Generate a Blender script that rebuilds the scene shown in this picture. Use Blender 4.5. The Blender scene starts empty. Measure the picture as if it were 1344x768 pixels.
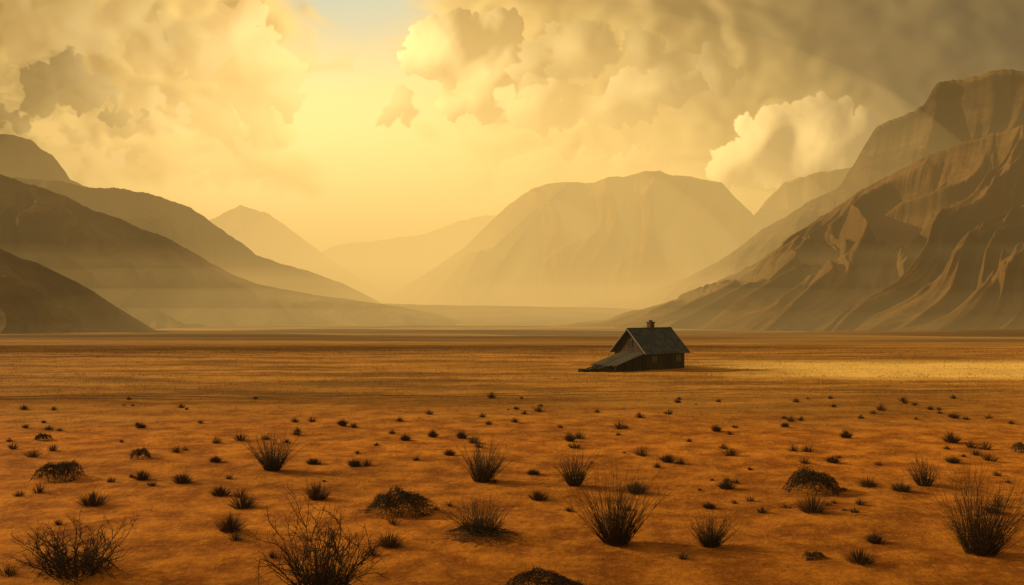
import bpy, math, random
import numpy as np
from mathutils import Vector, Matrix
random.seed(7); rng=np.random.default_rng(11)
scene=bpy.context.scene
F=1307.0; CX=672.0; HY=395.0; CH=9.0

# ------------------------------------------------------------ numpy noise
_perm=np.arange(256); np.random.default_rng(3).shuffle(_perm); _perm=np.concatenate([_perm,_perm])
_ang=np.random.default_rng(4).random(256)*2*np.pi
_gx=np.cos(_ang); _gy=np.sin(_ang)
def perlin(x,y):
    x=np.asarray(x,float); y=np.asarray(y,float)
    xi=np.floor(x).astype(int); yi=np.floor(y).astype(int)
    xf=x-xi; yf=y-yi
    u=xf**3*(xf*(xf*6-15)+10); v=yf**3*(yf*(yf*6-15)+10)
    def g(ix,iy,dx,dy):
        h=_perm[(_perm[ix&255]+iy)&255]
        return _gx[h]*dx+_gy[h]*dy
    a=g(xi,yi,xf,yf); b=g(xi+1,yi,xf-1,yf); c=g(xi,yi+1,xf,yf-1); d=g(xi+1,yi+1,xf-1,yf-1)
    return ((a+u*(b-a))*(1-v)+(c+u*(d-c))*v)*1.5
def fbm(x,y,o=5,r=0.5):
    s=0;a=1;f=1
    for i in range(o):
        s=s+a*perlin(x*f+17.3*i,y*f-9.1*i); a*=r; f*=2.03
    return s
def ridged(x,y,o=5,r=0.5):
    s=0;a=1;f=1;w=1;tot=0
    for i in range(o):
        p=perlin(x*f+31.7*i,y*f+5.9*i)
        n=1-np.sqrt(p*p+0.0015); n=n*n
        s=s+a*n*w; tot+=a; w=np.clip(n*1.2,0,1); a*=r; f*=2.07
    return s/tot
def sstep(a,b,x):
    t=np.clip((x-a)/(b-a),0,1); return t*t*(3-2*t)

def gh(x,y):
    """height of the valley floor"""
    x=np.asarray(x,float); y=np.asarray(y,float)
    t=np.clip(y-170,0,None)
    drop=43*(1-np.exp(-(t/1150.0)**1.15))
    z=-drop
    z=z+0.10*fbm(x/9,y/9,4)+0.04*fbm(x/1.7,y/1.7,3)*sstep(300,100,y)
    far=sstep(190,700,y)
    z=z+far*4.0*fbm(x/420+5,y/300,3)
    return z
def ghs(x,y): return float(gh(np.array([x]),np.array([y]))[0])
def ground_at(px,py):
    d=F*CH/(py-HY)
    return (px-CX)/F*d, d

# ------------------------------------------------------------ helpers
def link(o,parent=None):
    scene.collection.objects.link(o)
    if parent: o.parent=parent
    return o
def mesh_obj(name,verts,faces,mat=None,smooth=False,parent=None):
    me=bpy.data.meshes.new(name)
    me.from_pydata([tuple(v) for v in verts],[],[tuple(f) for f in faces])
    me.update()
    if smooth: me.polygons.foreach_set('use_smooth',[True]*len(me.polygons))
    if mat: me.materials.append(mat)
    return link(bpy.data.objects.new(name,me),parent)
def grid_mesh(name,P,mat,smooth=True):
    n,m,_=P.shape
    idx=np.arange(n*m).reshape(n,m)
    f=np.stack([idx[:-1,:-1],idx[:-1,1:],idx[1:,1:],idx[1:,:-1]],-1).reshape(-1,4)
    me=bpy.data.meshes.new(name)
    me.vertices.add(n*m); me.vertices.foreach_set('co',P.reshape(-1).astype(np.float32))
    me.loops.add(f.size); me.loops.foreach_set('vertex_index',f.reshape(-1).astype(np.int32))
    me.polygons.add(len(f)); me.polygons.foreach_set('loop_start',(np.arange(len(f))*4).astype(np.int32))
    me.polygons.foreach_set('loop_total',np.full(len(f),4,np.int32))
    me.update(calc_edges=True); me.validate()
    me.polygons.foreach_set('use_smooth',[smooth]*len(me.polygons))
    me.materials.append(mat)
    return link(bpy.data.objects.new(name,me))

class E:
    """scalar node expression"""
    nt=None
    def __init__(s,sock): s.s=sock
    @staticmethod
    def m(op,*a,clamp=False):
        n=E.nt.nodes.new('ShaderNodeMath'); n.operation=op; n.use_clamp=clamp
        for i,v in enumerate(a):
            if isinstance(v,E): E.nt.links.new(v.s,n.inputs[i])
            else: n.inputs[i].default_value=float(v)
        return E(n.outputs[0])
    def __add__(a,b): return E.m('ADD',a,b)
    __radd__=__add__
    def __sub__(a,b): return E.m('SUBTRACT',a,b)
    def __rsub__(a,b): return E.m('SUBTRACT',b,a)
    def __mul__(a,b): return E.m('MULTIPLY',a,b)
    __rmul__=__mul__
    def __truediv__(a,b): return E.m('DIVIDE',a,b)
def eabs(a): return E.m('ABSOLUTE',a)
def ess(x,a,b):
    n=E.nt.nodes.new('ShaderNodeMapRange'); n.interpolation_type='SMOOTHSTEP'
    E.nt.links.new(x.s,n.inputs['Value']); n.inputs['From Min'].default_value=a; n.inputs['From Max'].default_value=b
    return E(n.outputs['Result'])
def vmath(op,a,b=None):
    n=E.nt.nodes.new('ShaderNodeVectorMath'); n.operation=op
    for i,v in enumerate([a,b]):
        if v is None: continue
        if isinstance(v,(tuple,list)): n.inputs[i].default_value=v
        else: E.nt.links.new(v,n.inputs[i])
    return n.outputs[0]
def noise(vec,scale,detail=5,rough=0.55,dist=0.0,color=False,lac=2.0):
    n=E.nt.nodes.new('ShaderNodeTexNoise'); E.nt.links.new(vec,n.inputs['Vector'])
    n.inputs['Scale'].default_value=scale; n.inputs['Detail'].default_value=detail
    n.inputs['Roughness'].default_value=rough; n.inputs['Distortion'].default_value=dist
    n.inputs['Lacunarity'].default_value=lac
    return n.outputs['Color'] if color else E(n.outputs[0])
def voro(vec,scale):
    n=E.nt.nodes.new('ShaderNodeTexVoronoi'); E.nt.links.new(vec,n.inputs['Vector'])
    n.inputs['Scale'].default_value=scale
    return E(n.outputs['Distance'])
def cmix(f,a,b,mode='MIX'):
    n=E.nt.nodes.new('ShaderNodeMix'); n.data_type='RGBA'; n.blend_type=mode
    if isinstance(f,E): E.nt.links.new(f.s,n.inputs[0])
    else: n.inputs[0].default_value=f
    for i,v in ((6,a),(7,b)):
        if isinstance(v,(tuple,list)): n.inputs[i].default_value=(*v[:3],1)
        else: E.nt.links.new(v,n.inputs[i])
    return n.outputs[2]
def cscale(c,f):
    n=E.nt.nodes.new('ShaderNodeVectorMath'); n.operation='SCALE'
    E.nt.links.new(c,n.inputs[0])
    if isinstance(f,E): E.nt.links.new(f.s,n.inputs['Scale'])
    else: n.inputs['Scale'].default_value=f
    return n.outputs[0]
def new_mat(name):
    m=bpy.data.materials.new(name); m.use_nodes=True
    nt=m.node_tree; nt.nodes.clear(); E.nt=nt
    out=nt.nodes.new('ShaderNodeOutputMaterial')
    return m,nt,out
def pos():
    return E.nt.nodes.new('ShaderNodeNewGeometry').outputs['Position']
def sepxyz(v):
    n=E.nt.nodes.new('ShaderNodeSeparateXYZ'); E.nt.links.new(v,n.inputs[0])
    return E(n.outputs[0]),E(n.outputs[1]),E(n.outputs[2])
def surf(m,nt,out,col,rough=0.9,bump=None,dist=0.1,strength=1.0,spec=0.2):
    b=nt.nodes.new('ShaderNodeBsdfPrincipled')
    if isinstance(col,(tuple,list)): b.inputs['Base Color'].default_value=(*col,1)
    else: nt.links.new(col,b.inputs['Base Color'])
    b.inputs['Roughness'].default_value=rough
    b.inputs['Specular IOR Level'].default_value=spec
    if bump is not None:
        bn=nt.nodes.new('ShaderNodeBump'); bn.inputs['Distance'].default_value=dist; bn.inputs['Strength'].default_value=strength
        nt.links.new(bump.s,bn.inputs['Height']); nt.links.new(bn.outputs[0],b.inputs['Normal'])
    nt.links.new(b.outputs[0],out.inputs['Surface'])
    return m

# ------------------------------------------------------------ sun
SUN=Vector((-1.0,0.42,0.44)).normalized()
sun_el=math.asin(SUN.z); sun_az=math.atan2(SUN.x,SUN.y)
ld=bpy.data.lights.new('sun','SUN'); ld.energy=5.0; ld.angle=math.radians(0.6); ld.color=(1.0,0.72,0.34)
so=link(bpy.data.objects.new('sun',ld)); so.rotation_euler=(-SUN).to_track_quat('-Z','Y').to_euler(); so.location=(-200,60,150)

# ------------------------------------------------------------ world (all round) : hazy daylight sky
w=bpy.data.worlds.new('World'); scene.world=w; w.use_nodes=True
nt=w.node_tree; nt.nodes.clear(); E.nt=nt
d=nt.nodes.new('ShaderNodeTexCoord').outputs['Generated']
sky=nt.nodes.new('ShaderNodeTexSky'); sky.sky_type='NISHITA'; sky.sun_disc=False
sky.sun_elevation=sun_el; sky.sun_rotation=sun_az; sky.dust_density=4.0; sky.air_density=1.3
cl=noise(vmath('MULTIPLY',d,(1,1,2.2)),2.6,2,0.5)
base=cmix(ess(cl,0.36,0.54),cscale(sky.outputs[0],0.07),(0.38,0.225,0.07))
bg=nt.nodes.new('ShaderNodeBackground'); nt.links.new(base,bg.inputs[0]); bg.inputs[1].default_value=1.0
wo=nt.nodes.new('ShaderNodeOutputWorld'); nt.links.new(bg.outputs[0],wo.inputs['Surface'])

# ------------------------------------------------------------ cloudy sky dome, 60 km away
def vec3(*c): return np.array(c,float)
def mixc(a,b,t): return a+(b-a)*t[...,None]
def blur(a,k):
    ker=np.hanning(2*k+3)[1:-1]; ker/=ker.sum()
    for ax in (0,1):
        p=[(0,0),(0,0)]; p[ax]=(k,k)
        q=np.pad(a,p,mode='edge'); r=np.zeros_like(a)
        n=a.shape[ax]
        for i,wk in enumerate(ker):
            r+=wk*(q[i:i+n] if ax==0 else q[:,i:i+n])
        a=r
    return a
def build_sky():
    us=np.concatenate([np.arange(-886,-70,10.0),np.arange(-70,1414,1.35),np.arange(1420,2231,10.0)])
    vs=np.concatenate([np.arange(-912,-50,10.0),np.arange(-50,330,1.35),np.arange(331,450,4.0)])
    U,V=np.meshgrid(us,vs)
    wu=fbm(U/70,V/70,4,.55); wv=fbm(U/70+40,V/70+9,4,.55)
    wu2=fbm(U/22+5,V/22,4,.6); wv2=fbm(U/22+50,V/22+19,4,.6)
    UW=U+wu*13+wu2*4.5; VW=V+wv*11+wv2*4.5
    GX_,GY_=455.0,70.0
    lx=GX_-U; ly=GY_-V-25; ll=np.sqrt(lx*lx+ly*ly+60**2); lx/=ll; ly/=ll
    def G(cx,cy,rx,ry): return np.exp(-((U-cx)/rx)**2-((V-cy)/ry)**2)
    right=sstep(660,1360,U)
    near=G(455,140,420,290)
    one=np.ones(U.shape+(3,))
    C=one*vec3(.66,.40,.112)
    C=mixc(C,vec3(1.42,.91,.27),G(520,280,470,210)*.95)
    C=mixc(C,vec3(1.85,1.40,.58),G(435,185,220,155)*.95)
    C=mixc(C,vec3(.74,.78,.57),np.clip(G(470,-20,120,110)*1.15,0,.95))
    C=mixc(C,vec3(.40,.25,.09),sstep(-60,-500,V)*.8)
    def field(lst,Uq,Vq):
        D=np.full(U.shape,-1.5)
        for b in lst:
            cx,cy,rx,ry=b[:4]; h=b[4] if len(b)>4 else 1
            D=np.maximum(D,h*(1-((Uq-cx)/rx)**2-((Vq-cy)/ry)**2))
        return D
    def veil(C,lst,sc,amp,alpha,lit,sh,seed,lo=-.2,hi=.5,stretch=1.6):
        q=fbm(U/(sc*stretch)+seed,V/sc+seed*2,3,.5)
        n=fbm(U/(sc*stretch)+seed+q*.5,V/sc+q*.6,5,.45)
        D=field(lst,U+wu*18,V+wv*14)+n*amp
        a=sstep(lo,hi,D)*alpha
        Nb=blur(D,9)
        gu=np.gradient(Nb,us,axis=1); gv=np.gradient(Nb,vs,axis=0)
        s=.5-(gu*lx+gv*ly)*sc*.33
        s=np.clip(s-.25*sstep(.4,1.6,D)+.18*sstep(.6,0,D),0,1)
        s=blur(s,3)
        col=sh+(lit-sh)*s[...,None]
        return C*(1-a[...,None])+col*a[...,None]
    lit1=mixc(one*vec3(1.34,.87,.265),vec3(.60,.40,.15),right)
    sh1=mixc(one*vec3(.66,.395,.11),vec3(.185,.142,.074),right)
    lit1=lit1*(.52+.58*near)[...,None]; sh1=sh1*(.56+.62*near)[...,None]
    A_BL=[(60,20,350,190,1.1),(310,110,85,105,.7),(210,220,170,60,.6),(30,200,190,90,.8),
          (960,30,450,150,1.3),(1280,90,380,240,1.3),(800,150,230,90,.7),(720,10,155,60,1.0),
          (-600,-100,700,420,1.1),(1900,-50,600,420,1.2),(500,-580,1600,400,1.0)]
    C=veil(C,A_BL,100,.75,.95,lit1,sh1,3.3,-.35,.55)
    C=veil(C,[(900,-10,330,70,.9),(1240,20,260,120,1.0),(1330,150,170,90,.7),(60,-20,220,60,.6)],80,.9,.5,lit1*.80,sh1*.80,8.1,-.1,.8,2.4)
    def cumulus(C,lst,seed,lit,sh,alpha=.97,soft=.30,n1=16,big=1.0,sm=5,fine=.26,bias=.34):
        r_=np.random.default_rng(seed)
        Z=np.zeros(U.shape); A=np.full(U.shape,-.6)
        def splat(cx,cy,r,zc):
            i0=np.searchsorted(us,cx-r*1.5-34); i1=np.searchsorted(us,cx+r*1.5+34)
            j0=np.searchsorted(vs,cy-r*1.5-34); j1=np.searchsorted(vs,cy+r*1.5+34)
            if i1<=i0 or j1<=j0: return
            sl=(slice(j0,j1),slice(i0,i1))
            ins=1-((UW[sl]-cx)**2+(VW[sl]-cy)**2)/(r*r)
            z=zc+r*np.sqrt(np.clip(ins,0,None)); z=np.where(ins>0,z,0)
            Z[sl]=np.maximum(Z[sl],z); A[sl]=np.maximum(A[sl],ins)
        for b in lst:
            cx,cy,rx,ry=b; m_=min(rx,ry)
            for i in range(n1):
                a=r_.random()*6.283; q=r_.random()**.5
                x=cx+math.cos(a)*q*rx*.78; y=cy+math.sin(a)*q*ry*.72
                r1=m_*r_.uniform(.32,.52)*(1.15-.3*q); z1=m_*.9*math.sqrt(max(0,1-q*q))
                splat(x,y,r1,z1)
                for j in range(7):
                    t=r_.random()*6.283; ph=r_.random()**.6*1.5
                    x2=x+math.cos(t)*math.sin(ph)*r1*.88; y2=y+math.sin(t)*math.sin(ph)*r1*.88; z2=z1+math.cos(ph)*r1*.7
                    r2=r1*r_.uniform(.28,.50); splat(x2,y2,r2,z2)
                    for k in range(2):
                        t=r_.random()*6.283; ph=r_.random()**.6*1.5
                        splat(x2+math.cos(t)*math.sin(ph)*r2*.9,y2+math.sin(t)*math.sin(ph)*r2*.9,r2*r_.uniform(.28,.5),z2+math.cos(ph)*r2*.7)
        n=fbm(U/30+seed,V/24+seed,5,.5)
        Zs=blur(Z,sm)+n*4.0; Zb=blur(Z,26)
        Ab=blur(A,1)
        a=sstep(0,soft,Ab+n*.18-.02)*alpha
        gu=np.gradient(Zs,us,axis=1); gv=np.gradient(Zs,vs,axis=0); nn=np.sqrt(gu*gu+gv*gv+1.0)
        s1=-(gu*lx+gv*ly)/nn
        gu=np.gradient(Zb,us,axis=1); gv=np.gradient(Zb,vs,axis=0); nn=np.sqrt(gu*gu+gv*gv+.16)
        s2=-(gu*lx+gv*ly)/nn
        rim=np.clip(1-Zb/(Zb.max()*.55+1e-6),0,1)**2
        s=np.clip(bias+fine*s1+.64*s2*big+.50*rim*np.clip(s2+.35,0,1),0,1.2)
        s=blur(s,2)
        col=sh+(lit-sh)*s[...,None]
        return C*(1-a[...,None])+col*a[...,None]
    litB=mixc(one*vec3(1.85,1.30,.50),vec3(1.25,.84,.30),right)*(.64+.42*near)[...,None]
    shB=mixc(one*vec3(.54,.33,.102),vec3(.19,.145,.076),right)*(.8+.3*near)[...,None]
    C=cumulus(C,[(715,225,46,34),(690,235,30,26),(760,215,38,18),(840,215,60,22)],5,litB*.85,shB*2.1,.6,.5,12,1,8)
    C=cumulus(C,[(250,215,80,40),(330,205,40,28),(120,215,80,26)],15,litB*.72,shB*1.9,.5,.7,12,1,10,.15)
    C=cumulus(C,[(335,85,66,60),(375,125,36,32),(300,45,70,50),(300,150,60,36)],6,litB*.82,shB*1.8,.78,.45,14,1.1,9,.15,.42)
    C=cumulus(C,[(235,65,80,56),(150,40,120,56),(60,40,90,60),(190,150,70,36)],16,litB*.62,shB*1.28,.62,.8,12,1.1,12,.12,.38)
    C=cumulus(C,[(600,60,55,48),(575,85,42,40),(640,45,50,38),(655,100,66,50),(615,140,50,24)],7,litB,shB*1.02,.95,.28,20,1.1,6,.22,.30)
    C=cumulus(C,[(720,125,75,45),(800,130,70,40),(870,120,70,42)],17,litB*.80,shB*1.1,.8,.5,14,1,10,.14)
    C=cumulus(C,[(700,85,50,34),(765,60,70,40),(850,70,70,34),(930,95,60,34)],8,litB*.70,shB*.88,.65,.8,14,1,12,.12,.28)
    C=cumulus(C,[(1010,190,60,52),(965,215,36,38),(1060,165,50,42),(1085,140,34,26),(1110,190,60,55),(1030,240,60,30)],9,litB*1.25,shB*1.35,.95,.28,18,1.15,6,.22,.28)
    C=cumulus(C,[(528,150,26,22),(520,130,14,10)],10,litB*.68,shB*.95,.8,.7,12)
    C=cumulus(C,[(75,100,52,34),(100,118,50,28),(60,125,44,24),(15,155,40,18),(165,148,44,12),(135,128,36,16)],12,litB*.42,shB*.50,.92,.7,20,1,8,.16,.22)
    C=veil(C,[(75,112,85,45,1.0),(180,158,50,16,.8),(85,178,40,14,.7),(10,150,60,26,.8)],26,.8,.5,lit1*.55,sh1*.62,15.7,0,.8,1.6)
    C=veil(C,[(1240,30,300,120,1.0),(1340,150,160,80,.7),(1060,20,160,50,.6)],90,.8,.45,lit1*.75,sh1*1.0,5.7,-.2,.9,2.0)
    C=mixc(C,vec3(1.32,.84,.24),np.clip(sstep(190,345,V)*.78,0,1)*G(540,330,600,260))
    C=mixc(C,vec3(1.7,1.15,.42),G(440,200,320,140)*.36)
    C=mixc(C,vec3(.46,.28,.092),sstep(150,330,V)*sstep(950,1350,U)*.6)
    R=60000.0
    D=np.stack([U-CX,np.full(U.shape,F),HY-V],-1); D/=np.linalg.norm(D,axis=-1,keepdims=True)
    m,nt,out=new_mat('cloudy_sky')
    at=nt.nodes.new('ShaderNodeAttribute'); at.attribute_name='sky_radiance'
    em=nt.nodes.new('ShaderNodeEmission'); nt.links.new(at.outputs['Color'],em.inputs[0]); em.inputs[1].default_value=1.0
    nt.links.new(em.outputs[0],out.inputs['Surface'])
    try: m.cycles.emission_sampling='NONE'
    except Exception as e: print(e)
    o=grid_mesh('sky',D*R,m)
    ca=o.data.attributes.new('sky_radiance','FLOAT_COLOR','POINT')
    col=np.concatenate([np.clip(C,0,2),np.ones(U.shape+(1,))],-1).astype(np.float32)
    ca.data.foreach_set('color',col.reshape(-1))
    return o
build_sky()

# ------------------------------------------------------------ haze: air volumes of uniform density, their sunlit glow put in as emission
fb_=[(0,1,3,2),(4,6,7,5),(0,4,5,1),(2,3,7,6),(0,2,6,4),(1,5,7,3)]
def air_mat(name,sig,col):
    m,nt,out=new_mat(name)
    ab=nt.nodes.new('ShaderNodeVolumeAbsorption'); ab.inputs['Color'].default_value=(0,0,0,1); ab.inputs['Density'].default_value=sig
    em=nt.nodes.new('ShaderNodeEmission'); em.inputs[0].default_value=(*col,1); em.inputs[1].default_value=sig
    ad=nt.nodes.new('ShaderNodeAddShader'); nt.links.new(ab.outputs[0],ad.inputs[0]); nt.links.new(em.outputs[0],ad.inputs[1])
    nt.links.new(ad.outputs[0],out.inputs['Volume'])
    for k,v in (('homogeneous_volume',True),('emission_sampling','NONE')):
        try: setattr(m.cycles,k,v)
        except Exception as e: print(e)
    return m
def air_box(name,X0,X1,Y0,Y1,Z0,Z1,mat):
    vb=[(a,b,c) for a in (X0,X1) for b in (Y0,Y1) for c in (Z0,Z1)]
    return mesh_obj(name,vb,fb_,mat)
air_box('valley_haze',-9500,9500,-1500,12500,-160,400,air_mat('emissive_haze_air',0.00016,(0.47,0.278,0.081)))
air_box('valley_mist',-9300,9300,1100,12300,-155,75,air_mat('valley_mist_air',0.00020,(0.92,0.55,0.15)))
def ellipsoid(name,c,r,mat):
    import bmesh
    bm=bmesh.new(); bmesh.ops.create_uvsphere(bm,u_segments=96,v_segments=48,radius=1)
    me=bpy.data.meshes.new(name); bm.to_mesh(me); bm.free(); me.materials.append(mat)
    o=link(bpy.data.objects.new(name,me)); o.location=c; o.scale=r; return o
for i,k in enumerate((0.45,0.65,0.85,1.05,1.25)):
    ellipsoid('valley_glow',(-560+110*i,6200,40),(2000*k,3500*k,1050*k),air_mat('emissive_glow_air',0.000070,(1.60,1.02,0.29)))  # golden glow of the far valley, built as self-emitting volumes
# lens-shaped drifts of low mist hugging the basin floor (thin out softly upward)
for i,(yc,ry,rz,sg) in enumerate([(1250,820,34,0.00016),(1500,1000,62,0.00014),(1900,1250,100,0.00010)]):
    ellipsoid('low_mist',(150*i-100,yc,-34),(2600+500*i,ry,rz),air_mat('low_mist_air',sg,(0.86,0.52,0.145)))

# ------------------------------------------------------------ unseen opaque cloud shapes, added toward the sun to shade bands of the plain
m,nt,out=new_mat('sun_blocker_mat'); m_blocker=surf(m,nt,out,(0.75,0.70,0.60),1.0,spec=0.0)
def sun_blocker(gx0,gy0,parts,seed,dist=2200.0):
    import bmesh
    r=random.Random(seed); bm=bmesh.new()
    c=Vector((gx0,gy0,0))+SUN*dist
    for (ox,oy,a,b,h) in parts:
        for k in range(5):
            s=r.uniform(.55,1.0)
            M=Matrix.Translation(c+Vector((ox+r.uniform(-.5,.5)*a,oy+r.uniform(-.5,.5)*b,r.uniform(-.2,.5)*h)))@Matrix.Diagonal((a*s,b*s,h*s,1))
            bmesh.ops.create_icosphere(bm,subdivisions=4,radius=1,matrix=M)
    for v in bm.verts:
        p=v.co; q=fbm(np.array([p.x/28+p.z/20]),np.array([p.y/28-p.z/23]),4)[0]
        v.co+=Vector((q*7,q*6,q*5))
    me=bpy.data.meshes.new('sun_blocker'); bm.to_mesh(me); bm.free(); me.materials.append(m_blocker)
    me.polygons.foreach_set('use_smooth',[True]*len(me.polygons))
    return link(bpy.data.objects.new('sun_blocker',me))
sun_blocker(-70,205,[(0,0,110,34,10),(-130,10,100,30,10),(60,18,60,18,8)],1)
sun_blocker(-10,24,[(0,0,40,6,4),(-60,2,50,8,4),(50,-2,40,5,4)],2,1500.0)
sun_blocker(-30,92,[(0,0,36,4,3),(-60,3,40,5,3)],3,1500.0)

# ------------------------------------------------------------ ground
m,nt,out=new_mat('dry_plain')
P=pos(); x,y,z=sepxyz(P)
Ps=vmath('MULTIPLY',P,(0.35,1.0,1.0))
n1=noise(Ps,0.035,4,0.6); n2=noise(P,0.45,5,0.65); n3=noise(P,3.0,5,0.7); n4=noise(vmath('MULTIPLY',P,(0.25,1,1)),0.16,5,0.68)
near=cmix(ess(n2,0.35,0.68),(0.25,0.078,0.007),(0.56,0.215,0.022))
near=cmix(ess(n3,0.52,0.70)*0.45,near,(0.68,0.32,0.048))
near=cmix(ess(n3,0.46,0.32)*0.35,near,(0.14,0.045,0.007))
mid=cmix(ess(n4,0.35,0.65),(0.19,0.082,0.012),(0.54,0.255,0.042))
mid=cmix(ess(n3,0.45,0.7)*0.35,mid,(0.60,0.33,0.068))
mid=cmix(ess(n2,0.50,0.36)*0.35,mid,(0.12,0.055,0.012))
wob=(n4-0.5)*40.0+(n1-0.5)*40.0
c=cmix(ess(y+wob,62,98),near,mid)
sunlit=ess(x+wob*0.6,20,44)*ess(y+wob*0.25,110,120)*ess(y+wob*0.25,156,140)  # sunlit strip right of the cabin, painted into the ground colour
c=cmix(sunlit*0.92,c,(0.90,0.60,0.16))
def rut(yc,wd):
    return ess(eabs(y-yc),wd,wd*0.35)
c1=E.m('SINE',x*0.035)*4.0+E.m('SINE',x*0.11)*0.7+95.0
t1=rut(c1,0.55)+rut(c1+2.1,0.55)
c2=E.m('SINE',x*0.018+1.2)*11.0+160.0
t2=(rut(c2,1.1)+rut(c2+3.6,1.1))*ess(x,20,-10)
c3=E.m('SINE',x*0.027+2.2)*6.0+118.0
t3=rut(c3,0.6)*ess(x,14,6)
brk=ess(n2,0.36,0.54)
c=cmix(E.m('MINIMUM',(t1+t2+t3)*brk,1.0)*0.75,c,(0.06,0.028,0.009))
far=cmix(ess(noise(vmath('MULTIPLY',P,(0.2,1,1)),0.006,4,0.6),0.4,0.62),(0.12,0.062,0.017),(0.40,0.225,0.06))
c=cmix(ess(y+wob,150,420),c,far)
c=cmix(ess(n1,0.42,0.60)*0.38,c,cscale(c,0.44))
bump=n3*0.045+n2*0.30
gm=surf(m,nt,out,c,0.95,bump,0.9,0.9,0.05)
def graded(a,b,n,k,c0=0.0):
    t=np.linspace(0,1,n)
    lo=np.arcsinh((a-c0)/k); hi_=np.arcsinh((b-c0)/k)
    return np.sinh(lo+(hi_-lo)*t)*k+c0
gx=graded(-9500,9500,520,60); gy=graded(-1500,12500,620,60,40)
GX,GY=np.meshgrid(gx,gy)
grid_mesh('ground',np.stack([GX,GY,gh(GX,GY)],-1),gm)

# ------------------------------------------------------------ mountains
def mount_mat(name,a,b,c2,sc=1.0,bs=0.6):
    m,nt,out=new_mat(name)
    P=pos(); Ps=vmath('MULTIPLY',P,(1,1,1.8))
    n1=noise(Ps,0.006*sc,6,0.58,0.6); n2=noise(Ps,0.05*sc,5,0.6)
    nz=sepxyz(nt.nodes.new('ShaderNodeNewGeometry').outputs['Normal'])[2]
    col=cmix(ess(n1,0.34,0.66),a,b)
    col=cmix(ess(n2,0.45,0.75)*0.35,col,c2)
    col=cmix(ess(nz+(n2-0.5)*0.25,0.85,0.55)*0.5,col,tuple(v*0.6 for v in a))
    bump=n1*8.0+n2*2.5
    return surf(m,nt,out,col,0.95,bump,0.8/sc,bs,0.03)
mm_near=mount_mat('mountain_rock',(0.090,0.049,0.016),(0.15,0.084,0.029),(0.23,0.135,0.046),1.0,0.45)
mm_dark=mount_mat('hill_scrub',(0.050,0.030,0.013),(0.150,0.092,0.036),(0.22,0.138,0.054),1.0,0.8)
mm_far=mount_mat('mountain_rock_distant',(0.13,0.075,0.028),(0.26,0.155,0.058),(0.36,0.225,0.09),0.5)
def interp_poly(pts,u):
    pts=np.array(pts,float)
    L=np.concatenate([[0],np.cumsum(np.hypot(np.diff(pts[:,0]),np.diff(pts[:,1])))]); L/=L[-1]
    return np.stack([np.interp(u,L,pts[:,k]) for k in range(pts.shape[1])],-1)
def smooth1(a,k):
    ker=np.hanning(2*k+3)[1:-1]; ker/=ker.sum()
    return np.convolve(np.pad(a,(k,k),mode='edge'),ker,'valid')
def mountain(name,crest,base,mat,gul=220,amp=0.16,crag=0.022,ns=420,nt_=130,seed=0,power=1.25,rel=0.5):
    """crest / base : (bearing px, px height, distance)"""
    u=np.linspace(0,1,ns); C=interp_poly(crest,u); B=interp_poly(base,u)
    for k in range(3):
        C[:,k]=smooth1(C[:,k],max(1,ns//260)); B[:,k]=smooth1(B[:,k],ns//20)
    Cw=np.stack([(C[:,0]-CX)/F*C[:,2],C[:,2],CH+(HY-C[:,1])/F*C[:,2]],-1)
    Bx=(B[:,0]-CX)/F*B[:,2]; Bw=np.stack([Bx,B[:,2],gh(Bx,B[:,2])-12],-1)
    S=np.concatenate([[0],np.cumsum(np.hypot(np.diff(Cw[:,0]),0.6*np.diff(Cw[:,1])))])
    H=(Cw[:,2]-Bw[:,2])
    Cw[:,2]+=crag*np.clip(H,0,None)*(fbm(S/gul*2.2+seed,S*0+seed,5,0.6))
    rows=[]
    t=np.linspace(0,1,nt_)
    Wd=np.hypot(Cw[:,0]-Bw[:,0],Cw[:,1]-Bw[:,1])
    for tt in t:
        k=(1-tt)**power
        p=Bw+(Cw-Bw)*np.array([1-tt,1-tt,0])[None,:]; p[:,2]=Bw[:,2]+(Cw[:,2]-Bw[:,2])*k
        T=tt*Wd
        wsx=0.55*fbm(S/gul*0.45+seed,T/gul*0.30+3*seed,2)
        g=.66*ridged(S/gul+wsx+seed*7,T/(gul*5.0)+seed*3,3,0.40)
        g=g+.34*ridged(S/gul*2.6+wsx*2.4+seed*5,T/(gul*4.2)+seed*2,3,0.44)
        g2=fbm(S/gul*1.6+seed,T/gul*0.9,5,0.45)
        env=math.sin(math.pi*tt**0.62)**0.8 if 0<tt<1 else 0
        dz=-(0.62-g)*amp*H*env*2.4+g2*amp*0.10*H*env
        dz=np.minimum(dz,(0.035*H*env+0.25*H*k*tt*rel))
        p[:,2]+=dz
        rows.append(p)
    back=[]
    for tt in np.linspace(0,1,22)[1:]:
        p=Cw.copy(); p[:,1]+=tt*Wd*0.9; p[:,2]=(Bw[:,2]-20)+(Cw[:,2]-Bw[:,2]+20)*(1-tt)**1.2
        p[:,2]-=amp*0.5*H*math.sin(math.pi*tt)*(1+0.6*fbm(S/gul,S*0+tt*3+seed,3))
        back.append(p)
    Pm=np.array(back[::-1]+rows)
    return grid_mesh(name,Pm,mat)

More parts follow.
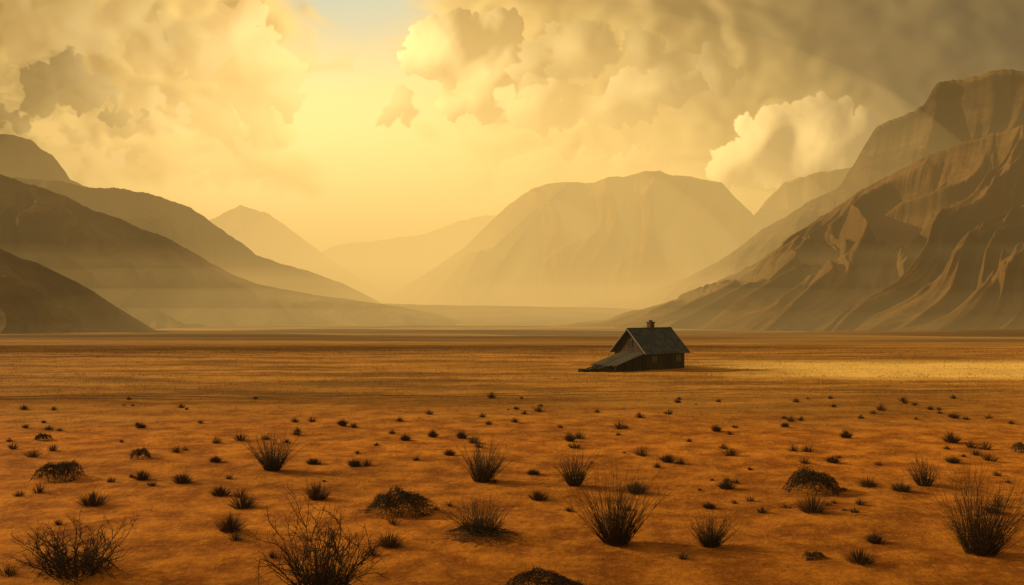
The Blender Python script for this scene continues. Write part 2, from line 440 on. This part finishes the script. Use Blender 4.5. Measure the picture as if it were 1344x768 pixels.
mountain('mountain',
 [(800,440,2350),(860,417,2300),(950,372,2200),(1040,312,2100),(1100,270,2050),(1160,232,2000),(1215,206,1950),(1262,186,1900),(1300,178,1880),(1344,165,1850),(1480,120,1800),(1700,140,1700),(2100,250,1500)],
 [(560,440,1500),(680,441,1300),(780,444,1120),(900,447,980),(1060,450,900),(1270,455,850),(1800,460,800)],
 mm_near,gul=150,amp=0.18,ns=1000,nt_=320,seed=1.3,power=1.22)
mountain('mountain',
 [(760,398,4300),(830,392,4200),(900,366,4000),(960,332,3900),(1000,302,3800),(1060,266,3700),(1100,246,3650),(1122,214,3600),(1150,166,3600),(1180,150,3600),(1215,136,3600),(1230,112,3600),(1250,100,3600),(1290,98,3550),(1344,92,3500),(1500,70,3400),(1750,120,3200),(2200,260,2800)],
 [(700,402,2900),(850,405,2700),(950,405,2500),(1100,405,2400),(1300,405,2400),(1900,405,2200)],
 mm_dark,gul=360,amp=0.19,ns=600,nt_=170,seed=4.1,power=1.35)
mountain('mountain',
 [(900,360,6200),(960,320,6100),(1005,262,6000),(1030,240,6000),(1080,226,6000),(1150,215,6000),(1300,200,6000)],
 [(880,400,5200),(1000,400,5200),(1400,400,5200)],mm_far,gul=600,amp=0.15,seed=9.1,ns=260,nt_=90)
mountain('mesa',
 [(470,396,6600),(520,383,6500),(570,352,6400),(612,322,6300),(640,296,6200),(668,268,6100),(700,248,6050),(722,241,6000),(745,239,5900),(780,240,6000),(797,231,6000),(820,232,6000),(840,226,6000),(868,225,6000),(880,231,6000),(910,232,6000),(948,240,6000),(962,256,6050),(985,277,6100),(1010,310,6200),(1060,350,6300),(1140,390,6400)],
 [(400,403,5400),(500,403,5000),(560,403,4500),(640,403,4200),(850,403,4200),(1000,403,4400),(1150,403,4800)],
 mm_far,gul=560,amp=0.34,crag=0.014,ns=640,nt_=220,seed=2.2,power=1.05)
mountain('mesa_spur',
 [(745,241,5850),(722,262,5600),(700,290,5350),(676,318,5100),(656,350,4850),(640,376,4600),(622,396,4400)],
 [(560,402,5300),(556,402,5150),(560,402,5000),(566,402,4850),(574,403,4650),(584,403,4500),(596,404,4350)],
 mm_far,gul=330,amp=0.22,crag=0.02,ns=300,nt_=120,seed=21.2,power=1.1)
mountain('mesa_spur',
 [(905,236,5900),(890,268,5650),(868,300,5350),(850,332,5050),(838,364,4750),(822,394,4450)],
 [(760,402,5000),(756,402,4850),(756,402,4700),(762,402,4550),(772,403,4450),(790,403,4350)],
 mm_far,gul=330,amp=0.22,crag=0.02,ns=300,nt_=120,seed=24.2,power=1.15)
mountain('mountain',
 [(-500,260,3300),(-250,190,3500),(-100,165,3600),(0,180,3700),(40,186,3750),(70,206,3800),(92,236,3900),(150,262,4100),(230,330,4300),(330,395,4500)],
 [(-500,405,2500),(-100,405,2700),(150,405,3000),(380,405,3400)],mm_dark,gul=360,amp=0.18,seed=5.5,ns=420,nt_=130)
mountain('mountain',
 [(-300,200,2700),(-100,220,2800),(60,236,2900),(150,249,3000),(205,256,3050),(250,275,3100),(290,300,3150),(318,318,3200),(335,335,3250),(400,355,3350),(450,372,3450),(505,400,3600)],
 [(-300,420,1900),(0,420,2000),(200,415,2200),(420,410,2500),(540,408,2900)],mm_dark,gul=240,amp=0.26,seed=6.7,ns=600,nt_=190,power=1.3)
mountain('mountain',
 [(150,330,7400),(240,300,7300),(285,284,7200),(315,268,7200),(350,280,7200),(400,315,7200),(450,352,7200),(520,392,7200)],
 [(150,402,6000),(330,402,6000),(560,402,6200)],mm_far,gul=520,amp=0.2,seed=8.7,ns=260,nt_=90)
mountain('mountain',
 [(380,350,10500),(440,322,10500),(500,314,10500),(560,306,10500),(605,290,10500),(660,280,10500),(760,320,10500)],
 [(380,400,9000),(560,400,9000),(760,400,9000)],mm_far,gul=900,amp=0.15,seed=12.7,ns=200,nt_=60)
mountain('hill',
 [(-500,230,1500),(-200,215,1600),(0,229,1750),(60,246,1800),(120,275,1850),(170,295,1900),(220,311,1950),(250,330,2000),(300,358,2050),(345,375,2100),(420,388,2150),(500,399,2150),(560,409,2100),(620,425,2000),(665,441,1900)],
 [(-500,450,800),(-100,446,950),(100,444,1050),(250,443,1200),(450,442,1350),(700,442,1500)],mm_dark,gul=150,amp=0.26,seed=3.9,ns=860,nt_=260,power=1.35)
mountain('hill',
 [(-500,330,750),(-200,300,820),(0,326,900),(50,346,930),(100,370,960),(150,401,980),(200,431,1000),(228,443,1000)],
 [(-500,455,600),(-100,450,640),(120,447,700),(250,446,850)],mm_dark,gul=70,amp=0.2,seed=14.1,ns=420,nt_=140,power=1.2)
mountain('hill',
 [(430,408,2900),(480,398,2900),(560,400,2850),(680,402,2800),(800,404,2800),(880,408,2800),(930,415,2800)],
 [(420,436,1700),(600,436,1700),(950,436,1700)],mm_dark,gul=260,amp=0.12,crag=0.03,seed=16.1,ns=300,nt_=90,power=1.0)

# ------------------------------------------------------------ cabin
def wood_mat(name,a,b,rough=0.85):
    m,nt,out=new_mat(name)
    o=nt.nodes.new('ShaderNodeTexCoord').outputs['Object']
    n=noise(vmath('MULTIPLY',o,(4,4,0.6)),2.5,5,0.65); n2=noise(o,0.8,4,0.6)
    c=cmix(ess(n,0.3,0.7),a,b); c=cmix(ess(n2,0.45,0.65)*0.5,c,tuple(v*0.5 for v in a))
    return surf(m,nt,out,c,rough,n,0.02,0.6)
m_wall=wood_mat('weathered_boards',(0.024,0.018,0.013),(0.060,0.043,0.030))
m_wall2=wood_mat('brown_gable_boards',(0.030,0.017,0.011),(0.064,0.036,0.022))
m_grey=wood_mat('grey_planks',(0.038,0.034,0.028),(0.090,0.077,0.060))
m_dark=wood_mat('dark_timber',(0.015,0.012,0.009),(0.035,0.026,0.018))
m,nt,out=new_mat('slate_roof'); o=nt.nodes.new('ShaderNodeTexCoord').outputs['Object']
n=noise(o,1.2,6,0.65); n2=noise(vmath('MULTIPLY',o,(6,0.6,0.6)),1.5,4,0.6)
c=cmix(ess(n,0.35,0.65),(0.030,0.046,0.056),(0.070,0.098,0.115)); c=cmix(ess(n2,0.58,0.75)*0.4,c,(0.06,0.048,0.038))
m_roof=surf(m,nt,out,c,0.7,n,0.02,0.5,0.2)
m,nt,out=new_mat('pale_roof_trim'); m_trim=surf(m,nt,out,(0.15,0.14,0.12),0.8)
m,nt,out=new_mat('chimney_stone'); o=nt.nodes.new('ShaderNodeTexCoord').outputs['Object']
c=cmix(voro(o,5)*1.5,(0.11,0.07,0.048),(0.055,0.036,0.026)); m_stone=surf(m,nt,out,c,0.95)
m,nt,out=new_mat('window_glass'); m_glass=surf(m,nt,out,(0.015,0.017,0.018),0.15,spec=0.5)

cab=bpy.data.objects.new('wooden_cabin',None); link(cab)
TH=math.radians(35)
cab.location=(18.4,133.5,ghs(18.4,133.5)-0.05); cab.rotation_euler=(0,0,TH)
def box(name,x0,x1,y0,y1,z0,z1,mat,parent=cab):
    v=[(a,b,c) for a in (x0,x1) for b in (y0,y1) for c in (z0,z1)]
    return mesh_obj(name,v,fb_,mat,parent=parent)
def join_boxes(name,lst,mat,parent=cab):
    V=[];Fc=[]
    for (x0,x1,y0,y1,z0,z1) in lst:
        b=len(V); V+=[(a,bb,c) for a in (x0,x1) for bb in (y0,y1) for c in (z0,z1)]
        Fc+=[tuple(i+b for i in f) for f in fb_]
    return mesh_obj(name,V,Fc,mat,parent=parent)
L,W,HE,HR=6.8,6.3,2.5,5.3
hx,hy=L/2,W/2
V=[(-hx,-hy,-.3),(-hx,hy,-.3),(-hx,hy,HE),(-hx,0,HR-.12),(-hx,-hy,HE),(hx,-hy,-.3),(hx,hy,-.3),(hx,hy,HE),(hx,0,HR-.12),(hx,-hy,HE)]
Fs=[(0,4,3,2,1),(5,6,7,8,9),(0,5,9,4),(1,2,7,6)]
mesh_obj('walls',V,Fs,m_wall,parent=cab)
bl=[]
xx=-hx
while xx<hx-0.1:
    wdt=min(0.26,hx-xx)-0.03
    if not(-0.2<xx<0.85): bl.append((xx,xx+wdt,-hy-0.03-random.random()*0.02,-hy+0.01,-.2,HE-0.05-random.random()*0.05))
    else: bl.append((xx,xx+wdt,-hy-0.03,-hy+0.01,2.2,HE-0.05))
    xx+=0.26
join_boxes('front_boards',bl,m_wall)
bl=[]; yy=-hy
while yy<hy-0.1:
    wdt=min(0.27,hy-yy)-0.03; yc=abs(yy+wdt/2)
    top=HE+(HR-HE)*(1-min(1,(yc+.15)/hy))-0.12
    bl.append((-hx-0.03-random.random()*0.02,-hx+0.01,yy,yy+wdt,-.2,top)); yy+=0.27
join_boxes('gable_boards',bl,m_wall2)
SF=[(0,1,2,3),(7,6,5,4),(0,4,5,1),(1,5,6,2),(2,6,7,3),(3,7,4,0)]
def slab(name,s):
    ov=0.45; e=0.55
    sl=(HR-HE)/hy
    y1=s*(hy+ov); z1=HE-ov*sl
    t=0.10
    pts=[(-hx-e,0,HR+0.0),(hx+e,0,HR+0.0),(hx+e,y1,z1),(-hx-e,y1,z1)]
    V=[(a,b,c+t) for a,b,c in pts]+[(a,b,c) for a,b,c in pts]
    mesh_obj(name,V,SF,m_roof,parent=cab)
    V=[];Fc=[]
    xx=-hx-e+0.2
    while xx<hx+e-0.1:
        b=len(V); q=[(xx,s*0.05,HR+t-0.03),(xx+0.05,s*0.05,HR+t-0.03),(xx+0.05,y1,z1+t+0.0),(xx,y1,z1+t+0.0)]
        V+=[(a,bb,c+0.05) for a,bb,c in q]+[(a,bb,c-0.02) for a,bb,c in q]
        Fc+=[tuple(b+i for i in f) for f in SF]
        xx+=0.42
    mesh_obj(name+'_seams',V,Fc,m_roof,parent=cab)
    V=[];Fc=[]
    for xa in (-hx-e-0.06,hx+e+0.01):
        b=len(V); q=[(xa,s*0.02,HR+t+.03),(xa+0.05,s*0.02,HR+t+.03),(xa+0.05,y1,z1+t+.03),(xa,y1,z1+t+.03)]
        V+=[(a,bb,c) for a,bb,c in q]+[(a,bb,c-0.22) for a,bb,c in q]
        Fc+=[tuple(b+i for i in f) for f in SF]
    mesh_obj(name+'_barge_boards',V,Fc,m_trim,parent=cab)
slab('roof_front',-1); slab('roof_back',1)
join_boxes('ridge_cap',[(-hx-.57,hx+.57,-.12,.12,HR+.06,HR+.17)],m_roof)
join_boxes('chimney',[(-.1,.6,-.35,.35,HR-.9,HR+.75),(-.18,.68,-.43,.43,HR+.75,HR+.9),(.02,.22,-.12,.12,HR+.9,HR+1.15),(.3,.5,-.12,.12,HR+.9,HR+1.1)],m_stone)
box('door',-0.15,0.8,-hy-0.06,-hy+0.02,-.1,2.05,m_dark)
join_boxes('door_frame',[(-.27,-.15,-hy-.09,-hy,-.1,2.17),(.8,.92,-hy-.09,-hy,-.1,2.17),(-.15,.8,-hy-.09,-hy,2.05,2.17)],m_wall2)
for i,(a,b) in enumerate([(-2.5,-1.6),(1.8,2.7)]):
    box('window_%d'%(i+1),a,b,-hy-.075,-hy-.055,1.0,1.85,m_glass)
    join_boxes('window_frame_%d'%(i+1),[(a-.09,a,-hy-.1,-hy,.91,1.94),(b,b+.09,-hy-.1,-hy,.91,1.94),(a,b,-hy-.1,-hy,1.85,1.94),(a,b,-hy-.1,-hy,.91,1.0),((a+b)/2-.02,(a+b)/2+.02,-hy-.095,-hy-.077,1.0,1.85)],m_wall)
box('gable_window',-hx-.09,-hx-.06,-.4,.4,3.1,3.8,m_glass)
join_boxes('gable_window_frame',[(-hx-.12,-hx,-.5,-.4,3.0,3.9),(-hx-.12,-hx,.4,.5,3.0,3.9),(-hx-.12,-hx,-.4,.4,3.8,3.9),(-hx-.12,-hx,-.4,.4,3.0,3.1)],m_wall)
LX=5.6; zt,zb=2.35,0.75; ya,yb=-hy-0.25,1.6
V=[];Fc=[]
n=int((yb-ya)/0.24)
for i in range(n):
    y0=ya+i*0.24; y1=y0+0.225; ex=random.uniform(-.35,.25); dz=random.uniform(-.015,.03)
    b=len(V)
    q=[(-hx-0.06,y0,zt+dz),(-hx-0.06,y1,zt+dz),(-hx-LX+ex,y1,zb+dz+ex*.2),(-hx-LX+ex,y0,zb+dz+ex*.2)]
    V+=[(a,bb,c+.05) for a,bb,c in q]+[(a,bb,c) for a,bb,c in q]
    Fc+=[tuple(b+i for i in f) for f in SF]
mesh_obj('lean_to_roof',V,Fc,m_grey,parent=cab)
posts=[]
for k in (0.5,2.3,4.0,5.3):
    h=zt+(zb-zt)*k/LX-0.02
    for yy in (-hy,yb-.2): posts.append((-hx-k-.07,-hx-k+.07,yy-.07,yy+.07,-.3,h))
join_boxes('lean_to_posts',posts,m_dark)
bl=[]
for k in np.arange(0.08,3.4,0.27):
    h=zt+(zb-zt)*(k+.25)/LX-0.03
    bl.append((-hx-k-.24,-hx-k,-hy+.1,-hy+.14,-.2,h))
for k in np.arange(0.08,5.2,0.27):
    h=zt+(zb-zt)*(k+.25)/LX-0.03
    bl.append((-hx-k-.24,-hx-k,yb-.2,yb-.16,-.2,h))
join_boxes('lean_to_boards',bl,m_dark)
def plank_pile(name,cx,cy,n,ln,spread,hh,mat,seed):
    r=random.Random(seed); V=[];Fc=[]
    for i in range(n):
        l=ln*r.uniform(.5,1); a=r.gauss(0.25,.35); pit=r.uniform(-.12,.16); t=r.uniform(.04,.07); wd=r.uniform(.08,.14)
        fx=r.gauss(0,spread*.5); fy=r.gauss(0,spread*.3)
        M=Matrix.Translation((fx,fy,r.uniform(.05,hh)*max(.15,1-abs(fx)/spread)))@Matrix.Rotation(a,4,'Z')@Matrix.Rotation(pit,4,'Y')
        b=len(V)
        V+=[M@Vector((sx*l/2,sy*wd,sz*t)) for sx in(-1,1) for sy in(-1,1) for sz in(-1,1)]
        Fc+=[tuple(i2+b for i2 in f) for f in fb_]
    o=mesh_obj(name,V,Fc,mat); o.location=(cx,cy,ghs(cx,cy)); return o
plank_pile('wood_pile',11.3,127.5,46,2.6,1.7,.85,m_grey,5)
plank_pile('wood_pile',9.7,127.0,22,1.8,1.0,.35,m_dark,6)

# ------------------------------------------------------------ plants
def plant_mat(name,a,b):
    m,nt,out=new_mat(name); o=pos()
    c=cmix(ess(noise(o,6,3,0.6),0.35,0.65),a,b); return surf(m,nt,out,c,0.9,spec=0.1)
m_twig=plant_mat('dry_twigs',(0.026,0.016,0.009),(0.07,0.041,0.020))
m_tuft=plant_mat('dry_grass',(0.045,0.025,0.010),(0.12,0.066,0.025))
class MB:
    def __init__(s): s.V=[];s.F=[]
    def tube(s,pts,r0,r1,sides=3):
        b=len(s.V); n=len(pts)
        for i,p in enumerate(pts):
            q=pts[min(i+1,n-1)]-pts[max(i-1,0)]
            q.normalize(); a=q.orthogonal().normalized(); c=q.cross(a); r=r0+(r1-r0)*i/(n-1)
            for k in range(sides):
                t=2*math.pi*k/sides; s.V.append(p+a*(math.cos(t)*r)+c*(math.sin(t)*r))
        for i in range(n-1):
            for k in range(sides):
                k2=(k+1)%sides
                s.F.append((b+i*sides+k,b+i*sides+k2,b+(i+1)*sides+k2,b+(i+1)*sides+k))
    def blade(s,p,dirv,l,wd,droop):
        a=Vector((-dirv.y,dirv.x,0))
        if a.length<1e-3: a=Vector((1,0,0))
        a.normalize(); a=(a+Vector((random.gauss(0,.6),random.gauss(0,.6),0))).normalized()*wd
        m_=p+dirv*l*.55; e=p+dirv*l+Vector((0,0,-droop*l))
        b=len(s.V); s.V+=[p-a,p+a,m_+a*.7,m_-a*.7,e]; s.F+=[(b,b+1,b+2,b+3),(b+3,b+2,b+4)]
def stem_path(p,dirv,l,curl,seg=5,grav=0.0):
    pts=[p.copy()]; dd=dirv.copy()
    for i in range(seg):
        dd=(dd+Vector((random.gauss(0,curl),random.gauss(0,curl),random.gauss(0,curl)-grav))).normalized()
        p=p+dd*(l/seg); pts.append(p.copy())
    return pts,dd
def spiky(mb,wd,ht,n,thick=0.012,branch=0.5,curl=0.10,c0=0.18):
    lean=Vector((random.gauss(0,.10),random.gauss(0,.10),0))
    for i in range(n):
        a=random.random()*2*math.pi; rr=random.random()**.6
        tilt=rr*math.atan2(wd*.68,ht)
        dirv=(Vector((math.cos(a)*math.sin(tilt),math.sin(a)*math.sin(tilt),math.cos(tilt)))+lean).normalized()
        l=ht*(0.42+0.75*random.random()**1.5)*(1-.05*rr)
        if random.random()<.08: l*=1.15
        p=Vector((math.cos(a)*rr*wd*c0,math.sin(a)*rr*wd*c0,-.03))
        pts,dd=stem_path(p,dirv,l,curl,5,-0.01)
        mb.tube(pts,thick*random.uniform(.7,1.2),thick*.25)
        if random.random()<branch:
            for k in range(random.randint(1,3)):
                j=random.randint(1,4); d2=(dirv+Vector((random.gauss(0,.5),random.gauss(0,.5),random.gauss(0,.3)))).normalized()
                pts2,_=stem_path(pts[j],d2,l*random.uniform(.2,.4),curl,3)
                mb.tube(pts2,thick*.6,thick*.2)
def twiggy(mb,wd,ht,n,thick):
    """sparse straggling bush of branching stems"""
    def grow(p,dv,l,th,lev):
        pts,dd=stem_path(p,dv,l,.16,5,-0.015); mb.tube(pts,th,th*.45)
        if lev<3:
            for k in range(random.randint(2,4)):
                j=random.randint(1,5)
                d2=(dd*.7+Vector((random.gauss(0,.55),random.gauss(0,.55),random.gauss(.15,.35)))).normalized()
                grow(pts[j],d2,l*random.uniform(.35,.6),th*.62,lev+1)
    for i in range(n):
        a=random.random()*6.283; rr=random.random()**.5
        tilt=rr*math.atan2(wd*.85,ht)
        dv=Vector((math.cos(a)*math.sin(tilt),math.sin(a)*math.sin(tilt),math.cos(tilt)))
        grow(Vector((math.cos(a)*rr*wd*.15,math.sin(a)*rr*wd*.15,-.03)),dv,ht*random.uniform(.38,.85),thick,0 if random.random()<.55 else 1)
def mound(mb,wd,ht,n,thick=.013,stick=0.25):
    ph=[random.random()*6.28 for _ in range(4)]
    for i in range(n):
        a=random.random()*2*math.pi; r0=random.random()**.5*.9
        p=Vector((math.cos(a)*r0*wd/2,math.sin(a)*r0*wd/2,0))
        b=random.random()*2*math.pi; pts=[]
        span=random.uniform(.3,.9)
        for k in range(7):
            t=(k/6-.5)*span
            q=Vector((p.x+math.cos(b)*t*wd*.6,p.y+math.sin(b)*t*wd*.6,0))
            an=math.atan2(q.y,q.x); rmax=wd/2*(1+.14*math.sin(2*an+ph[0])+.10*math.sin(5*an+ph[1]))
            rad=min(1,math.hypot(q.x,q.y)/rmax)
            lump=1+.12*math.sin(q.x/wd*9+ph[2])+.09*math.sin(q.x/wd*19+q.y/wd*11+ph[3])
            top=ht*lump*(max(0,1-rad*rad)**.55)*(.82+.28*random.random())
            q.z=top*(random.uniform(.8,1.0) if i%3 else random.uniform(.2,.9))
            q+=Vector((random.gauss(0,.035),random.gauss(0,.035),0)); pts.append(q)
        mb.tube(pts,thick,thick*.5)
        if random.random()<stick:
            d2=Vector((random.gauss(0,.8),random.gauss(0,.8),random.random()*.8)).normalized()
            pts2,_=stem_path(pts[random.choice((0,6,3))],d2,ht*random.uniform(.25,.6),.18,3); mb.tube(pts2,thick*.7,thick*.2)
def place(name,mb,px,py,mat):
    x,y=ground_at(px,py); o=mesh_obj(name,mb.V,mb.F,mat); o.location=(x,y,ghs(x,y)); return o
spk=[(100,750,165,82,62,1),(422,780,135,116,70,1),(808,710,94,96,320,0),(1285,727,108,112,340,0),(632,632,66,58,260,0),
 (358,618,54,52,220,0),(754,638,46,45,190,0),(1212,635,44,36,160,0),(632,700,84,52,250,0),(932,716,54,44,240,0)]
for (px,py,wd,ht,n,kind) in spk:
    dd=F*CH/(py-HY); s=dd/F; mb=MB()
    th=0.0125*(dd/40)**.5
    if kind: twiggy(mb,wd*s,ht*s,n,0.023); mound(mb,wd*s*.62,ht*s*.28,100,.013,.5)
    else: spiky(mb,wd*s,ht*s,n,th,.5,.11,.16)
    place('dry_shrub',mb,px,py,m_twig)
for (px,py,wd,ht,n) in [(80,628,58,23,240),(525,672,82,27,320),(1065,643,76,28,310),(632,704,96,9,140),(57,578,22,9,80),(184,600,28,13,100),(715,780,110,28,280),(1340,594,22,13,80),(1068,733,30,8,70)]:
    dd=F*CH/(py-HY); s=dd/F; mb=MB(); mound(mb,wd*s,ht*s,n,.012*(dd/40)**.6)
    place('tumbleweed',mb,px,py,m_twig)
med=[(1066,674,42,28),(417,654,30,27),(303,698,38,27),(320,666,36,22),(123,662,40,22),(240,634,24,16),(187,630,22,14),(290,649,28,14),
(512,716,34,20),(835,648,30,20),(1128,742,42,20),(1182,643,30,14),(1148,714,26,14),(953,641,22,14),(707,656,30,14),(466,612,18,12),(876,607,18,13),
(1248,581,20,17),(1110,574,14,12),(748,580,13,12),(606,575,13,12),(568,573,11,11),(532,578,13,10),(450,560,12,10),(1302,672,22,10),(930,667,18,8),(1250,608,18,10),
(1092,607,18,9),(1030,560,10,7),(940,566,12,9),(186,562,12,8),(412,608,22,8),(590,598,16,8),(283,606,16,8),(700,622,20,7),(1140,636,22,8)]
def tuft(mb,o,wd,ht,n,bw):
    for i in range(n):
        a=random.random()*6.283; rr=random.random()**.6; tilt=rr*1.05
        dv=Vector((math.cos(a)*math.sin(tilt),math.sin(a)*math.sin(tilt),math.cos(tilt)))
        l=ht*random.uniform(.6,1.05)*(1+ (wd/ht/2-1)*.5*rr)
        mb.blade(o+Vector((math.cos(a)*rr*wd*.22,math.sin(a)*rr*wd*.22,-.02)),dv,l,bw,.12*rr)
for (px,py,wd,ht) in med:
    dd=F*CH/(py-HY); s=dd/F; mb=MB(); tuft(mb,Vector((0,0,0)),wd*s*1.25,ht*s*1.2,300,.011*(dd/40)**.7)
    place('grass_clump',mb,px,py,m_tuft)
mb=MB()
cnt=0
while cnt<170:
    y=30+62*random.random()**.8
    x=random.uniform(-.62,.62)*y
    if perlin(np.array([x/9.]),np.array([y/12.]))[0]<random.uniform(-.5,.35): continue
    s=random.lognormvariate(-.85,.40); s=min(s,.85)
    tuft(mb,Vector((x,y,ghs(x,y))),s*1.4,s*.9,int(45+s*80),.010*(y/40)**.7); cnt+=1
mesh_obj('grass_tufts',mb.V,mb.F,m_tuft)
N=110000
y=np.concatenate([28+95*rng.random(60000)**1.3,95+110*rng.random(50000)]); x=(rng.random(N)*2-1)*.62*y
keep=fbm(x/4.0,y/4.0,4)+rng.normal(0,.35,N)>.05; x=x[keep];y=y[keep]; N=len(x)
z=gh(x,y); h=(.04+.08*rng.random(N))*(y/45)**.7; a=rng.random(N)*6.283; wv_=.008*(y/35)
lx=rng.normal(0,.5,N)*h; ly=rng.normal(0,.5,N)*h
v=np.stack([np.stack([x-np.cos(a)*wv_,y-np.sin(a)*wv_,z-.01],-1),np.stack([x+np.cos(a)*wv_,y+np.sin(a)*wv_,z-.01],-1),np.stack([x+lx,y+ly,z+h],-1)],1).reshape(-1,3)
m_stub=plant_mat('straw',(0.20,0.085,0.016),(0.48,0.225,0.045))
mesh_obj('dry_stubble',v.tolist(),np.arange(3*N).reshape(-1,3).tolist(),m_stub)

# ------------------------------------------------------------ camera
cd=bpy.data.cameras.new('camera'); cd.sensor_width=36; cd.lens=36*F/1344; cd.clip_start=.1; cd.clip_end=150000
co=link(bpy.data.objects.new('camera',cd)); co.location=(0,0,CH)
co.rotation_euler=(math.radians(90)+math.atan((HY-384)/F),0,0)
scene.camera=co
scene.view_settings.view_transform='Standard'; scene.view_settings.look='None'; scene.view_settings.exposure=0
